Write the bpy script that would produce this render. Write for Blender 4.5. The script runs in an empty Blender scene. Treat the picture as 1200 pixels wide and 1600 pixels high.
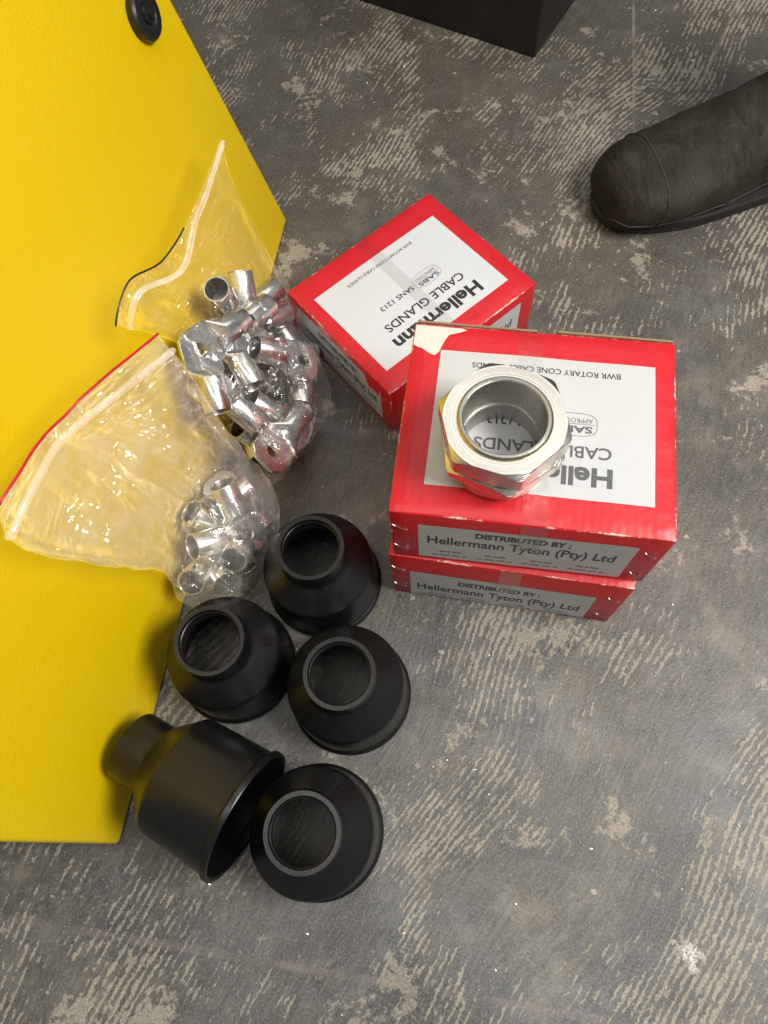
import bpy, bmesh, math, random
import numpy as np
from mathutils import Vector, Matrix, noise

random.seed(7)
sc = bpy.context.scene
col = sc.collection
R = math.radians

# ------------------------------------------------------------------ camera
CAM_H = 0.62
cam = bpy.data.cameras.new('camera')
cam_o = bpy.data.objects.new('camera', cam)
col.objects.link(cam_o)
right = Vector((0.98903908, -0.13625491, -0.05688845))
down = Vector((-0.14765397, -0.91268406, -0.38105919))
fwd = Vector((0.0, 0.38528224, -0.92279878))
m = Matrix((right, -down, -fwd)).transposed().to_4x4()
m.translation = Vector((0, 0, CAM_H))
cam_o.matrix_world = m
cam.sensor_fit = 'VERTICAL'
cam.sensor_height = 24.0
cam.lens = 1167.24 / 1600 * 24.0
cam.clip_start = 0.01
cam.clip_end = 60
sc.camera = cam_o

# ------------------------------------------------------------------ light
world = bpy.data.worlds.new('World')
sc.world = world
world.use_nodes = True
bg = world.node_tree.nodes['Background']
bg.inputs[0].default_value = (0.93, 0.96, 1.0, 1)
bg.inputs[1].default_value = 0.21


def area(name, loc, target, sx, sy, power, color):
    l = bpy.data.lights.new(name, 'AREA')
    l.shape = 'RECTANGLE'
    l.size, l.size_y, l.energy, l.color = sx, sy, power, color
    o = bpy.data.objects.new(name, l)
    col.objects.link(o)
    o.location = loc
    o.rotation_euler = (Vector(target) - Vector(loc)).to_track_quat('-Z', 'Y').to_euler()
    return o


area('overhead_lamp', (0.90, -0.15, 1.32), (-0.05, 0.20, 0), 0.62, 0.45, 28.5, (1.0, 0.965, 0.90))
area('overhead_lamp', (-0.20, 0.05, 1.9), (-0.1, 0.2, 0), 1.0, 0.35, 6, (1.0, 0.965, 0.90))
area('overhead_lamp', (0.44, 1.0, 1.9), (0.1, 0.3, 0), 1.3, 0.9, 5.5, (1.0, 0.965, 0.90))

sc.view_settings.view_transform = 'Standard'
sc.view_settings.look = 'None'
sc.view_settings.gamma = 1
sc.view_settings.use_curve_mapping = False
sc.view_settings.exposure = 0.0
sc.render.engine = 'CYCLES'
sc.cycles.max_bounces = 14
sc.cycles.transparent_max_bounces = 24
sc.cycles.glossy_bounces = 6

# ------------------------------------------------------------------ helpers


def tag(o, label=None, cat=None, group=None, kind=None):
    if label: o['label'] = label
    if cat: o['category'] = cat
    if group: o['group'] = group
    if kind: o['kind'] = kind
    return o


def empty(name, mat=None):
    o = bpy.data.objects.new(name, None)
    o.empty_display_size = 0.02
    col.objects.link(o)
    if mat is not None: o.matrix_world = mat
    return o


def link(name, me, mat, parent=None, smooth=None):
    if isinstance(me, bmesh.types.BMesh):
        bm = me
        me = bpy.data.meshes.new(name)
        bm.to_mesh(me)
        bm.free()
    if mat is not None and not me.materials: me.materials.append(mat)
    o = bpy.data.objects.new(name, me)
    col.objects.link(o)
    if parent is not None: o.parent = parent
    if smooth is not None:
        me.polygons.foreach_set('use_smooth', [True] * len(me.polygons))
        if smooth < 180: me.set_sharp_from_angle(angle=R(smooth))
    return o


def pydata(name, vs, fs):
    me = bpy.data.meshes.new(name)
    me.from_pydata([tuple(v) for v in vs], [], fs)
    me.update()
    return me


def box_bm(x0, x1, y0, y1, z0, z1, bev=0.0, seg=2):
    bm = bmesh.new()
    bmesh.ops.create_cube(bm, size=1)
    for v in bm.verts:
        v.co = Vector(((x0 + x1) / 2 + v.co.x * (x1 - x0), (y0 + y1) / 2 + v.co.y * (y1 - y0), (z0 + z1) / 2 + v.co.z * (z1 - z0)))
    if bev > 0:
        bmesh.ops.bevel(bm, geom=bm.edges[:], offset=bev, segments=seg, affect='EDGES', profile=0.5)
    return bm


def lathe_me(name, prof, n=96):
    """closed profile (r,z) turned about z"""
    vs, fs = [], []
    k = len(prof)
    for i in range(n):
        a = 2 * math.pi * i / n
        for r, z in prof: vs.append((r * math.cos(a), r * math.sin(a), z))
    for i in range(n):
        j = (i + 1) % n
        for q in range(k):
            p = (q + 1) % k
            fs.append((i * k + q, j * k + q, j * k + p, i * k + p))
    return pydata(name, vs, fs)


def tube_me(name, pts, r, n=8, flat=1.0):
    vs, fs = [], []
    pts = [Vector(p) for p in pts]
    for i, p in enumerate(pts):
        t = (pts[min(i + 1, len(pts) - 1)] - pts[max(i - 1, 0)]).normalized()
        u = t.cross(Vector((0, 0, 1)))
        if u.length < 1e-4: u = Vector((1, 0, 0))
        u.normalize()
        w = u.cross(t)
        for q in range(n):
            a = 2 * math.pi * q / n
            vs.append(p + u * (r * math.cos(a)) + w * (r * flat * math.sin(a)))
    for i in range(len(pts) - 1):
        for q in range(n):
            p2 = (q + 1) % n
            fs.append((i * n + q, i * n + p2, (i + 1) * n + p2, (i + 1) * n + q))
    fs.append(tuple(range(n))[::-1])
    fs.append(tuple((len(pts) - 1) * n + q for q in range(n)))
    return pydata(name, vs, fs)


# ------------------------------------------------------------------ materials


class NT:
    def __init__(s, name):
        s.m = bpy.data.materials.new(name)
        s.m.use_nodes = True
        s.t = s.m.node_tree
        s.b = s.t.nodes['Principled BSDF']
        s.out = s.t.nodes['Material Output']

    def n(s, typ, **kw):
        nd = s.t.nodes.new(typ)
        for k, v in kw.items(): setattr(nd, k, v)
        return nd

    def l(s, a, b): s.t.links.new(a, b)

    def put(s, sock, v):
        if hasattr(v, 'is_output'): s.l(v, sock)
        else: sock.default_value = v

    def math(s, op, a, b=None, c=None, clamp=False):
        nd = s.n('ShaderNodeMath', operation=op)
        nd.use_clamp = clamp
        s.put(nd.inputs[0], a)
        if b is not None: s.put(nd.inputs[1], b)
        if c is not None: s.put(nd.inputs[2], c)
        return nd.outputs[0]

    def vmath(s, op, a, b):
        nd = s.n('ShaderNodeVectorMath', operation=op)
        s.put(nd.inputs[0], a)
        if op == 'SCALE': s.put(nd.inputs['Scale'], b)
        else: s.put(nd.inputs[1], b)
        return nd.outputs[0]

    def mix(s, f, a, b):
        nd = s.n('ShaderNodeMix', data_type='RGBA')
        s.put(nd.inputs[0], f)
        for sock, v in ((nd.inputs[6], a), (nd.inputs[7], b)):
            if isinstance(v, tuple) and len(v) == 3: v = (*v, 1)
            s.put(sock, v)
        return nd.outputs[2]

    def step(s, v, lo, hi):
        nd = s.n('ShaderNodeMapRange', interpolation_type='SMOOTHSTEP')
        s.put(nd.inputs[0], v)
        nd.inputs[1].default_value, nd.inputs[2].default_value = lo, hi
        return nd.outputs[0]

    def noise(s, vec, scale, detail=3, rough=0.5, out=0):
        nd = s.n('ShaderNodeTexNoise')
        if vec is not None: s.l(vec, nd.inputs['Vector'])
        nd.inputs['Scale'].default_value = scale
        nd.inputs['Detail'].default_value = detail
        nd.inputs['Roughness'].default_value = rough
        return nd.outputs[out]

    def obj(s): return s.n('ShaderNodeTexCoord').outputs['Object']

    def mapping(s, vec, rot=(0, 0, 0), scale=(1, 1, 1), loc=(0, 0, 0)):
        nd = s.n('ShaderNodeMapping')
        s.l(vec, nd.inputs[0])
        nd.inputs['Rotation'].default_value = rot
        nd.inputs['Scale'].default_value = scale
        nd.inputs['Location'].default_value = loc
        return nd.outputs[0]

    def bump(s, h, dist, strength=1.0, normal=None):
        nd = s.n('ShaderNodeBump')
        s.l(h, nd.inputs['Height'])
        nd.inputs['Distance'].default_value = dist
        nd.inputs['Strength'].default_value = strength
        if normal is not None: s.l(normal, nd.inputs['Normal'])
        return nd.outputs[0]

    def set(s, **kw):
        for k, v in kw.items():
            k = {'base': 'Base Color', 'rough': 'Roughness', 'metal': 'Metallic', 'normal': 'Normal', 'spec': 'Specular IOR Level', 'coat': 'Coat Weight', 'coatr': 'Coat Roughness'}[k]
            if isinstance(v, tuple) and len(v) == 3: v = (*v, 1)
            s.put(s.b.inputs[k], v)
        return s.m


def plain(name, base, rough=0.5, metal=0.0, var=0.15, scale=60.0, bump=0.0, **kw):
    t = NT(name)
    o = t.obj()
    nz = t.noise(o, scale, 4, 0.6)
    lo = tuple(c * (1 - var) for c in base)
    hi = tuple(min(1, c * (1 + var)) for c in base)
    t.set(base=t.mix(nz, lo, hi), metal=metal, rough=t.math('MULTIPLY_ADD', nz, rough * 0.3, rough * 0.85), **kw)
    if bump: t.set(normal=t.bump(t.noise(o, scale * 4, 3), bump))
    return t.m


def floor_mat():
    t = NT('worn_floor_paint')
    o = t.obj()
    # brushed ridges bend slowly across the floor
    wn = t.noise(o, 1.9, 2, 0.45, out=1)
    w = t.vmath('ADD', o, t.vmath('SCALE', t.vmath('SUBTRACT', wn, (0.5, 0.5, 0.5)), 0.22))
    jit = t.noise(o, 170, 4, 0.7, out=1)
    w = t.vmath('ADD', w, t.vmath('SCALE', t.vmath('SUBTRACT', jit, (0.5, 0.5, 0.5)), 0.0062))
    p = t.mapping(w, rot=(0, 0, R(-55)))
    sep = t.n('ShaderNodeSeparateXYZ')
    t.l(p, sep.inputs[0])
    ph = t.math('MULTIPLY_ADD', t.noise(o, 30, 2), 2.2, t.math('MULTIPLY', sep.outputs[1], 1120.0))
    stripe = t.math('MULTIPLY_ADD', t.math('SINE', ph), 0.5, 0.5)
    dash = t.noise(t.mapping(p, scale=(60, 185, 1)), 1.0, 3, 0.6)
    patch = t.step(t.noise(t.mapping(o, loc=(0.3, 2.2, 0)), 6.0, 4, 0.60), 0.34, 0.64)
    fine = t.noise(o, 170, 4, 0.65)
    mid = t.noise(t.mapping(o, loc=(4, 9, 0)), 32, 6, 0.70)
    v = t.math('MULTIPLY_ADD', stripe, 0.42, t.math('MULTIPLY', dash, 1.25))
    v = t.math('ADD', v, t.math('MULTIPLY', patch, 0.66))
    v = t.math('ADD', v, t.math('MULTIPLY', fine, 0.75))
    v = t.math('ADD', v, t.math('MULTIPLY', mid, 1.15))
    worn = t.math('MULTIPLY', t.step(v, 2.37, 2.49), t.step(t.noise(t.mapping(o, loc=(5, 5, 0)), 8, 5, 0.65), 0.22, 0.50))
    # bare blotches where the paint has come off altogether
    blotch = t.step(t.math('ADD', t.noise(t.mapping(o, loc=(8, 1, 0)), 13, 7, 0.74), t.math('MULTIPLY', t.math('SUBTRACT', fine, 0.5), 0.20)), 0.575, 0.625)
    worn = t.math('MAXIMUM', worn, t.math('MULTIPLY', blotch, 0.9))
    # paint: bluish charcoal with brown-grey grime and trodden-in dust; darker brown towards the back
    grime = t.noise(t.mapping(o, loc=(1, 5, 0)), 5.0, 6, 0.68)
    tone = t.noise(t.mapping(o, loc=(2, 2, 0)), 10.0, 8, 0.74)
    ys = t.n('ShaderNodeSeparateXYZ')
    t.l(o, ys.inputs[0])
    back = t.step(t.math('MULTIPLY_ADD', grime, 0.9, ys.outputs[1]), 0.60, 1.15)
    paint = t.mix(t.step(grime, 0.38, 0.62), (0.108, 0.114, 0.124), (0.132, 0.116, 0.090))
    paint = t.mix(t.step(tone, 0.36, 0.60), (0.060, 0.060, 0.060), paint)
    paint = t.mix(t.math('MULTIPLY', t.step(tone, 0.52, 0.70), 0.75), paint, (0.245, 0.228, 0.198))
    streak = t.noise(t.mapping(p, scale=(45, 300, 1)), 1.0, 5, 0.75)
    paint = t.mix(t.math('MULTIPLY', t.step(streak, 0.45, 0.72), 0.5), paint, (0.215, 0.200, 0.175))
    paint = t.mix(t.math('MULTIPLY', t.step(streak, 0.50, 0.32), 0.5), paint, (0.052, 0.052, 0.052))
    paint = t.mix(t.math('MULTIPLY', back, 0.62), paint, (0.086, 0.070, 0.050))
    grit = t.noise(o, 520, 4, 0.75)
    paint = t.mix(t.math('MULTIPLY', t.step(grit, 0.52, 0.68), 0.6), paint, (0.27, 0.25, 0.215))
    paint = t.mix(t.math('MULTIPLY', t.step(grit, 0.46, 0.32), 0.6), paint, (0.035, 0.035, 0.034))
    tan = t.mix(t.step(grit, 0.35, 0.62), (0.25, 0.22, 0.17), (0.47, 0.42, 0.34))
    c = t.mix(t.math('MULTIPLY', worn, t.math('MULTIPLY_ADD', tone, 1.3, 0.08)), paint, tan)
    # dust film
    dust = t.noise(t.mapping(o, loc=(7, 2, 0)), 30, 6, 0.7)
    c = t.mix(t.math('MULTIPLY', t.step(dust, 0.46, 0.76), 0.22), c, (0.30, 0.275, 0.235))
    # small pale specks
    vo = t.n('ShaderNodeTexVoronoi')
    t.l(t.vmath('ADD', o, t.vmath('SCALE', t.noise(o, 300, 1, out=1), 0.004)), vo.inputs['Vector'])
    vo.inputs['Scale'].default_value = 62
    vs = t.n('ShaderNodeSeparateColor')
    t.l(vo.outputs['Color'], vs.inputs[0])
    rad = t.math('MULTIPLY', t.math('POWER', vs.outputs[0], 5.0), 0.15)
    speck = t.math('LESS_THAN', vo.outputs['Distance'], rad)
    c = t.mix(t.math('MULTIPLY', speck, 0.6), c, (0.45, 0.42, 0.36))
    # faint chalk lines: signed distance to straight lines in floor metres
    so = t.n('ShaderNodeSeparateXYZ')
    t.l(o, so.inputs[0])
    for (x0, y0, x1, y1, wd, st, cc) in ((-0.331, -0.022, 0.125, -0.150, 0.004, 0.38, (0.27, 0.22, 0.195)), (0.338, 0.672, 0.393, 0.879, 0.0022, 0.6, (0.36, 0.33, 0.28)), (0.30, 0.53, 0.60, 0.98, 0.003, 0.35, (0.30, 0.27, 0.23))):
        L = math.hypot(x1 - x0, y1 - y0)
        nx, ny = -(y1 - y0) / L, (x1 - x0) / L
        d = t.math('MULTIPLY_ADD', so.outputs[0], nx, t.math('MULTIPLY', so.outputs[1], ny))
        d = t.math('ABSOLUTE', t.math('SUBTRACT', d, nx * x0 + ny * y0))
        f = t.math('SUBTRACT', 1.0, t.step(d, wd * 0.3, wd))
        e = t.math('MULTIPLY_ADD', so.outputs[0], (x1 - x0) / L, t.math('MULTIPLY', so.outputs[1], (y1 - y0) / L))
        e = t.math('ABSOLUTE', t.math('SUBTRACT', e, ((x0 + x1) / 2 * (x1 - x0) + (y0 + y1) / 2 * (y1 - y0)) / L))
        f = t.math('MULTIPLY', f, t.math('SUBTRACT', 1.0, t.step(e, L * 0.42, L * 0.55)))
        c = t.mix(t.math('MULTIPLY', t.math('MULTIPLY', f, st), t.step(t.noise(o, 22, 5, 0.7), 0.36, 0.6)), c, cc)
    # one splash of dried white paint
    dx = t.math('SUBTRACT', so.outputs[0], 0.167)
    dy = t.math('SUBTRACT', so.outputs[1], -0.111)
    rr = t.math('SQRT', t.math('ADD', t.math('MULTIPLY', dx, dx), t.math('MULTIPLY', t.math('MULTIPLY', dy, dy), 0.55)))
    sp = t.math('ADD', rr, t.math('MULTIPLY', t.math('SUBTRACT', t.noise(o, 120, 4, 0.7), 0.5), 0.03))
    spl = t.math('MULTIPLY', t.math('SUBTRACT', 1.0, t.step(sp, 0.004, 0.009)), t.step(grit, 0.36, 0.58))
    c = t.mix(t.math('MULTIPLY', spl, 0.85), c, (0.72, 0.70, 0.66))
    h = t.math('MULTIPLY_ADD', stripe, 0.12, t.math('MULTIPLY_ADD', worn, -0.5, t.math('MULTIPLY', grit, 1.1)))
    h = t.math('ADD', h, t.math('MULTIPLY', streak, 0.6))
    t.set(base=c, rough=t.math('MULTIPLY_ADD', worn, 0.22, t.math('MULTIPLY_ADD', dust, 0.25, 0.23)), normal=t.bump(h, 0.0006, 0.7), spec=0.45)
    return t.m


def yellow_mat():
    t = NT('yellow_powder_coat')
    o = t.obj()
    w = t.vmath('ADD', o, t.vmath('SCALE', t.noise(o, 130, 2, out=1), 0.006))
    h = t.noise(w, 430, 2, 0.55)
    g = t.noise(o, 7, 4, 0.6)
    sc1 = t.noise(t.mapping(o, rot=(0, 0, R(35)), scale=(6, 420, 6)), 1.0, 2, 0.5)
    sm_ = t.step(t.noise(o, 16, 5, 0.7), 0.50, 0.72)
    yc = t.mix(g, (0.71, 0.485, 0.001), (0.75, 0.525, 0.002))
    yc = t.mix(t.math('MULTIPLY', t.math('MULTIPLY', sm_, t.step(sc1, 0.62, 0.70)), 0.12), yc, (0.80, 0.66, 0.30))
    t.set(base=yc, rough=t.math('MULTIPLY_ADD', g, 0.12, t.math('MULTIPLY_ADD', sm_, 0.16, 0.30)), normal=t.bump(h, 0.0005, 0.65), spec=0.45)
    return t.m


def carton_mat(name, W, D, H):
    t = NT(name)
    o = t.obj()
    s = t.n('ShaderNodeSeparateXYZ')
    t.l(o, s.inputs[0])
    ax = t.math('SUBTRACT', W / 2, t.math('ABSOLUTE', s.outputs[0]))
    ay = t.math('SUBTRACT', D / 2, t.math('ABSOLUTE', s.outputs[1]))
    az = t.math('MINIMUM', t.math('SUBTRACT', H, s.outputs[2]), s.outputs[2])
    # distance to the nearest edge = the second smallest of the three face distances
    lo = t.math('MINIMUM', ax, ay)
    hi = t.math('MAXIMUM', ax, ay)
    d = t.math('MAXIMUM', lo, t.math('MINIMUM', hi, az))
    nz = t.noise(o, 240, 4, 0.7)
    nb = t.noise(o, 28, 3, 0.6)
    wear = t.step(t.math('ADD', t.math('MULTIPLY', d, -260.0), t.math('MULTIPLY_ADD', nz, 1.1, t.math('MULTIPLY', nb, 1.3))), 1.02, 1.22)
    red = t.mix(nb, (0.53, 0.009, 0.017), (0.63, 0.016, 0.026))
    scuff = t.step(t.noise(t.mapping(o, scale=(1, 6, 1)), 90, 5, 0.75), 0.68, 0.78)
    red = t.mix(t.math('MULTIPLY', scuff, 0.16), red, (0.85, 0.42, 0.40))
    flute = t.math('SINE', t.math('MULTIPLY', s.outputs[0], 1150.0))
    hh = t.math('MULTIPLY_ADD', flute, 0.03, t.math('MULTIPLY', nb, 1.9))
    t.set(base=t.mix(t.math('MULTIPLY', wear, 0.8), red, (0.80, 0.66, 0.58)), rough=t.math('MULTIPLY_ADD', nb, 0.16, 0.30), normal=t.bump(hh, 0.0012, 0.7), spec=0.5)
    return t.m


def label_mat(name, base):
    t = NT(name)
    o = t.obj()
    nb = t.noise(o, 28, 3, 0.6)
    sm = t.step(t.noise(o, 55, 5, 0.7), 0.62, 0.76)
    c = t.mix(t.math('MULTIPLY', sm, 0.12), base, (0.45, 0.44, 0.43))
    flute = t.math('SINE', t.math('MULTIPLY', t.math('MULTIPLY', nb, 0.0), 1.0))
    t.set(base=c, rough=t.math('MULTIPLY_ADD', nb, 0.14, 0.34), normal=t.bump(nb, 0.0015, 0.6), spec=0.45)
    return t.m


def metal_mat(name, base, rough, brushed=0.0):
    t = NT(name)
    o = t.obj()
    nz = t.noise(o, 90, 4, 0.6)
    c = t.mix(nz, tuple(x * 0.86 for x in base), base)
    t.set(base=c, metal=1.0, rough=t.math('MULTIPLY_ADD', nz, rough * 0.8, rough * 0.6))
    if brushed:
        sep = t.n('ShaderNodeSeparateXYZ')
        t.l(o, sep.inputs[0])
        rad = t.math('SQRT', t.math('ADD', t.math('MULTIPLY', sep.outputs[0], sep.outputs[0]), t.math('MULTIPLY', sep.outputs[1], sep.outputs[1])))
        cb = t.n('ShaderNodeCombineXYZ')
        t.l(rad, cb.inputs[0])
        t.l(sep.outputs[2], cb.inputs[1])
        t.set(normal=t.bump(t.noise(cb.outputs[0], 2600, 2), brushed, 0.6))
    else:
        t.set(normal=t.bump(t.noise(o, 160, 3), 0.0004, 0.5))
    return t.m


def film_mat(name, haze, tint, gloss=1.0, crease=0.010):
    t = NT(name)
    t.t.nodes.remove(t.b)
    o = t.obj()
    n1 = t.noise(o, 60, 4, 0.65)
    # sharp creases running along the bag, some areas left nearly smooth
    uv = t.n('ShaderNodeTexCoord').outputs['UV']
    w = t.vmath('ADD', uv, t.vmath('SCALE', t.noise(uv, 18, 2, out=1), 0.035))
    r1 = t.math('ABSOLUTE', t.math('SUBTRACT', t.noise(t.mapping(w, scale=(26, 11, 1)), 1.0, 0, 0.45), 0.5))
    r2 = t.math('ABSOLUTE', t.math('SUBTRACT', t.noise(t.mapping(w, scale=(75, 30, 1), rot=(0, 0, 0.5)), 1.0, 0, 0.5), 0.5))
    r3 = t.math('ABSOLUTE', t.math('SUBTRACT', t.noise(t.mapping(w, scale=(34, 95, 1), rot=(0, 0, -0.3)), 1.0, 0, 0.5), 0.5))
    cal = t.step(t.noise(uv, 13, 2, 0.5), 0.40, 0.62)
    hh = t.math('MULTIPLY_ADD', t.math('MULTIPLY_ADD', r2, 0.45, t.math('MULTIPLY', r3, 0.35)), cal, t.math('MULTIPLY_ADD', n1, 0.06, r1))
    nrm = t.bump(hh, crease, 1.0)
    tr = t.n('ShaderNodeBsdfTransparent')
    tr.inputs[0].default_value = (*tint, 1)
    df = t.n('ShaderNodeBsdfDiffuse')
    df.inputs[0].default_value = (0.93, 0.93, 0.92, 1)
    tl = t.n('ShaderNodeBsdfTranslucent')
    tl.inputs[0].default_value = (0.93, 0.93, 0.92, 1)
    mm = t.n('ShaderNodeMixShader')
    mm.inputs[0].default_value = 0.25
    t.l(df.outputs[0], mm.inputs[1]); t.l(tl.outputs[0], mm.inputs[2])
    m1 = t.n('ShaderNodeMixShader')
    t.l(t.math('MULTIPLY', t.math('MULTIPLY_ADD', t.step(n1, 0.3, 0.75), 0.9, 0.55), haze), m1.inputs[0])
    t.l(tr.outputs[0], m1.inputs[1]); t.l(mm.outputs[0], m1.inputs[2])
    gl = t.n('ShaderNodeBsdfGlossy')
    gl.inputs['Roughness'].default_value = 0.05
    t.l(nrm, gl.inputs['Normal'])
    fr = t.n('ShaderNodeLayerWeight')
    t.l(nrm, fr.inputs['Normal'])
    ff = t.math('MULTIPLY_ADD', t.math('POWER', fr.outputs['Facing'], 5.0), 0.28, 0.06)
    m2 = t.n('ShaderNodeAddShader')
    cc = t.n('ShaderNodeCombineColor')
    fv = t.math('MULTIPLY', ff, gloss, clamp=True)
    for k in range(3): t.l(fv, cc.inputs[k])
    t.l(cc.outputs[0], gl.inputs['Color'])
    t.l(m1.outputs[0], m2.inputs[0]); t.l(gl.outputs[0], m2.inputs[1])
    t.l(m2.outputs[0], t.out.inputs[0])
    return t.m


def tape_mat(name, tint):
    t = NT(name)
    t.t.nodes.remove(t.b)
    o = t.obj()
    tr = t.n('ShaderNodeBsdfTransparent')
    tr.inputs[0].default_value = (*tint, 1)
    gl = t.n('ShaderNodeBsdfGlossy')
    gl.inputs['Roughness'].default_value = 0.16
    nrm = t.bump(t.noise(o, 90, 4, 0.6), 0.0012, 0.5)
    t.l(nrm, gl.inputs['Normal'])
    fr = t.n('ShaderNodeLayerWeight')
    mx = t.n('ShaderNodeMixShader')
    t.l(t.math('MULTIPLY_ADD', t.math('POWER', fr.outputs['Facing'], 4.0), 0.7, 0.045), mx.inputs[0])
    t.l(tr.outputs[0], mx.inputs[1]); t.l(gl.outputs[0], mx.inputs[2])
    t.l(mx.outputs[0], t.out.inputs[0])
    return t.m


def rubber_mat():
    t = NT('black_rubber')
    o = t.obj()
    nz = t.noise(o, 45, 5, 0.65)
    dust = t.step(t.noise(o, 300, 4, 0.75), 0.66, 0.76)
    c = t.mix(nz, (0.0045, 0.0045, 0.005), (0.008, 0.008, 0.0085))
    c = t.mix(t.math('MULTIPLY', dust, 0.42), c, (0.18, 0.17, 0.15))
    t.set(base=c, rough=t.math('MULTIPLY_ADD', nz, 0.14, 0.25), spec=0.48, normal=t.bump(t.noise(o, 700, 2), 0.0002, 0.4))
    return t.m


def boot_mat():
    t = NT('dusty_boot_leather')
    o = t.obj()
    nz = t.noise(o, 22, 5, 0.65)
    fn = t.noise(o, 380, 3, 0.6)
    c = t.mix(t.step(nz, 0.3, 0.7), (0.016, 0.0135, 0.009), (0.040, 0.034, 0.024))
    c = t.mix(t.math('MULTIPLY', t.step(t.noise(o, 40, 4, 0.6), 0.55, 0.75), 0.3), c, (0.075, 0.065, 0.048))
    c = t.mix(t.math('MULTIPLY', t.step(t.noise(o, 260, 5, 0.75), 0.56, 0.72), 0.45), c, (0.11, 0.098, 0.075))
    cr = t.noise(t.mapping(o, scale=(3.2, 1, 1), rot=(0, 0, R(18))), 16, 3, 0.55)
    n1 = t.bump(t.math('ABSOLUTE', t.math('SUBTRACT', cr, 0.5)), 0.010, 0.7)
    t.set(base=c, rough=0.68, spec=0.25, normal=t.bump(fn, 0.0008, 0.5, n1))
    return t.m


M = {
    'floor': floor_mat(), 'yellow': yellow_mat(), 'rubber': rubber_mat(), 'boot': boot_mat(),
    'label_a': label_mat('carton_label_cool', (0.62, 0.64, 0.68)),
    'label_b': label_mat('carton_label_grey', (0.54, 0.545, 0.55)),
    'ink': plain('black_ink', (0.022, 0.022, 0.024), 0.45, var=0.3, scale=300),
    'ink_grey': plain('glare_grey_ink', (0.10, 0.10, 0.10), 0.42, var=0.3, scale=300),  # black print lightened to grey, overhead glare put into the colour
    'ink_blue': plain('stamp_ink', (0.10, 0.10, 0.16), 0.5, var=0.3, scale=300),
    'torn': plain('torn_paper', (0.68, 0.65, 0.58), 0.8, var=0.18, scale=120, bump=0.0006),
    'board': plain('brown_board', (0.30, 0.20, 0.12), 0.85, var=0.2, scale=150, bump=0.0005),
    'tape': tape_mat('clear_packing_tape', (0.94, 0.935, 0.925)), 'tape_thin': tape_mat('thin_clear_tape', (0.975, 0.97, 0.965)),
    'wire': metal_mat('staple_wire', (0.62, 0.60, 0.56), 0.3),
    'tin': metal_mat('tinned_copper', (0.70, 0.69, 0.665), 0.27),
    'tin_shaded': metal_mat('shaded_inner_tin', (0.27, 0.26, 0.245), 0.45),  # barrel insides: shade of the deep mouth painted as darker tin
    'nickel': metal_mat('nickel_plate', (0.80, 0.77, 0.70), 0.24, 0.00025),
    'bore': metal_mat('dark_bore_nickel', (0.50, 0.485, 0.45), 0.30, 0.0004),  # darker, rougher variant of the nickel for the bore walls
    'brass': metal_mat('worn_brass_edge', (0.70, 0.56, 0.26), 0.22),
    'film_a': film_mat('clear_bag_film', 0.026, (0.965, 0.965, 0.965), 1.2, 0.028),
    'film_b': film_mat('cloudy_bag_film', 0.14, (0.955, 0.955, 0.955), 1.4, 0.040),
    'zip': film_mat('zip_plastic', 0.28, (0.95, 0.94, 0.92), 1.6),
    'stripe_black': plain('black_zip_stripe', (0.015, 0.015, 0.018), 0.4),
    'stripe_red': plain('red_zip_stripe', (0.55, 0.015, 0.03), 0.4),
    'black_steel': plain('scuffed_black_steel', (0.014, 0.013, 0.011), 0.42, var=0.75, scale=22, bump=0.0008),
    'plastic': plain('black_plastic', (0.012, 0.012, 0.013), 0.35),
    'sole': plain('boot_sole_rubber', (0.020, 0.018, 0.015), 0.75, var=0.3, scale=80, bump=0.0008),
    'thread': plain('boot_stitching', (0.045, 0.039, 0.029), 0.8),
    'swarf': metal_mat('bright_swarf', (0.85, 0.83, 0.78), 0.25),
}

# ------------------------------------------------------------------ floor
bm = bmesh.new()
bmesh.ops.create_grid(bm, x_segments=4, y_segments=4, size=3.0)
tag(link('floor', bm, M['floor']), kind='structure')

# ------------------------------------------------------------------ yellow cabinet
PA = Vector((-0.0562186, 0.61322338, 0.0))
PE = Vector((-0.29212658, -0.95637966, 0.0))
PU = Vector((-0.21399996, 0.06536638, 0.97464417))
PN = PE.cross(PU).normalized()
if PN.x < 0: PN = -PN
# local axes: x along the foot of the panel, y up the slope, z out of the panel
cabm = Matrix((PE, PU, PE.cross(PU))).transposed().to_4x4()
sgn = 1 if PE.cross(PU).dot(PN) > 0 else -1
cabm.translation = PA
cab = empty('yellow_cabinet', cabm)
tag(cab, 'yellow powder-coated cabinet with sloping front behind the plastic bags', 'cabinet')
link('front_panel', box_bm(0, 0.6252, 0.0015, 0.56, min(0, -sgn * 0.022), max(0, -sgn * 0.022), 0.004, 4), M['yellow'], cab, 40)
# body behind the panel: stands on the floor, vertical back
inv = cabm.inverted()
side = Vector((PN.x, PN.y, 0)).normalized()
pts = []
for s in (0.012, 0.613):
    b0 = PA + PE * s
    f0 = b0 - side * 0.028
    f1 = b0 + PU * 0.545 - PN * 0.024
    f0.z = 0.0015
    k0 = b0 - side * 0.36; k0.z = 0.0015
    k1 = Vector((k0.x, k0.y, f1.z))
    pts += [f0, f1, k1, k0]
me = pydata('body', [inv @ p for p in pts], [(0, 1, 2, 3), (7, 6, 5, 4), (0, 4, 5, 1), (1, 5, 6, 2), (2, 6, 7, 3), (3, 7, 4, 0)])
link('body', me, M['yellow'], cab)
kp = [(0.0, 0.0), (0.0165, 0.0), (0.0180, 0.0015), (0.0180, 0.0060), (0.0165, 0.0078), (0.0100, 0.0082), (0.0088, 0.0066), (0.0074, 0.0062), (0.0066, 0.0088), (0.0, 0.0092)]
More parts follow.
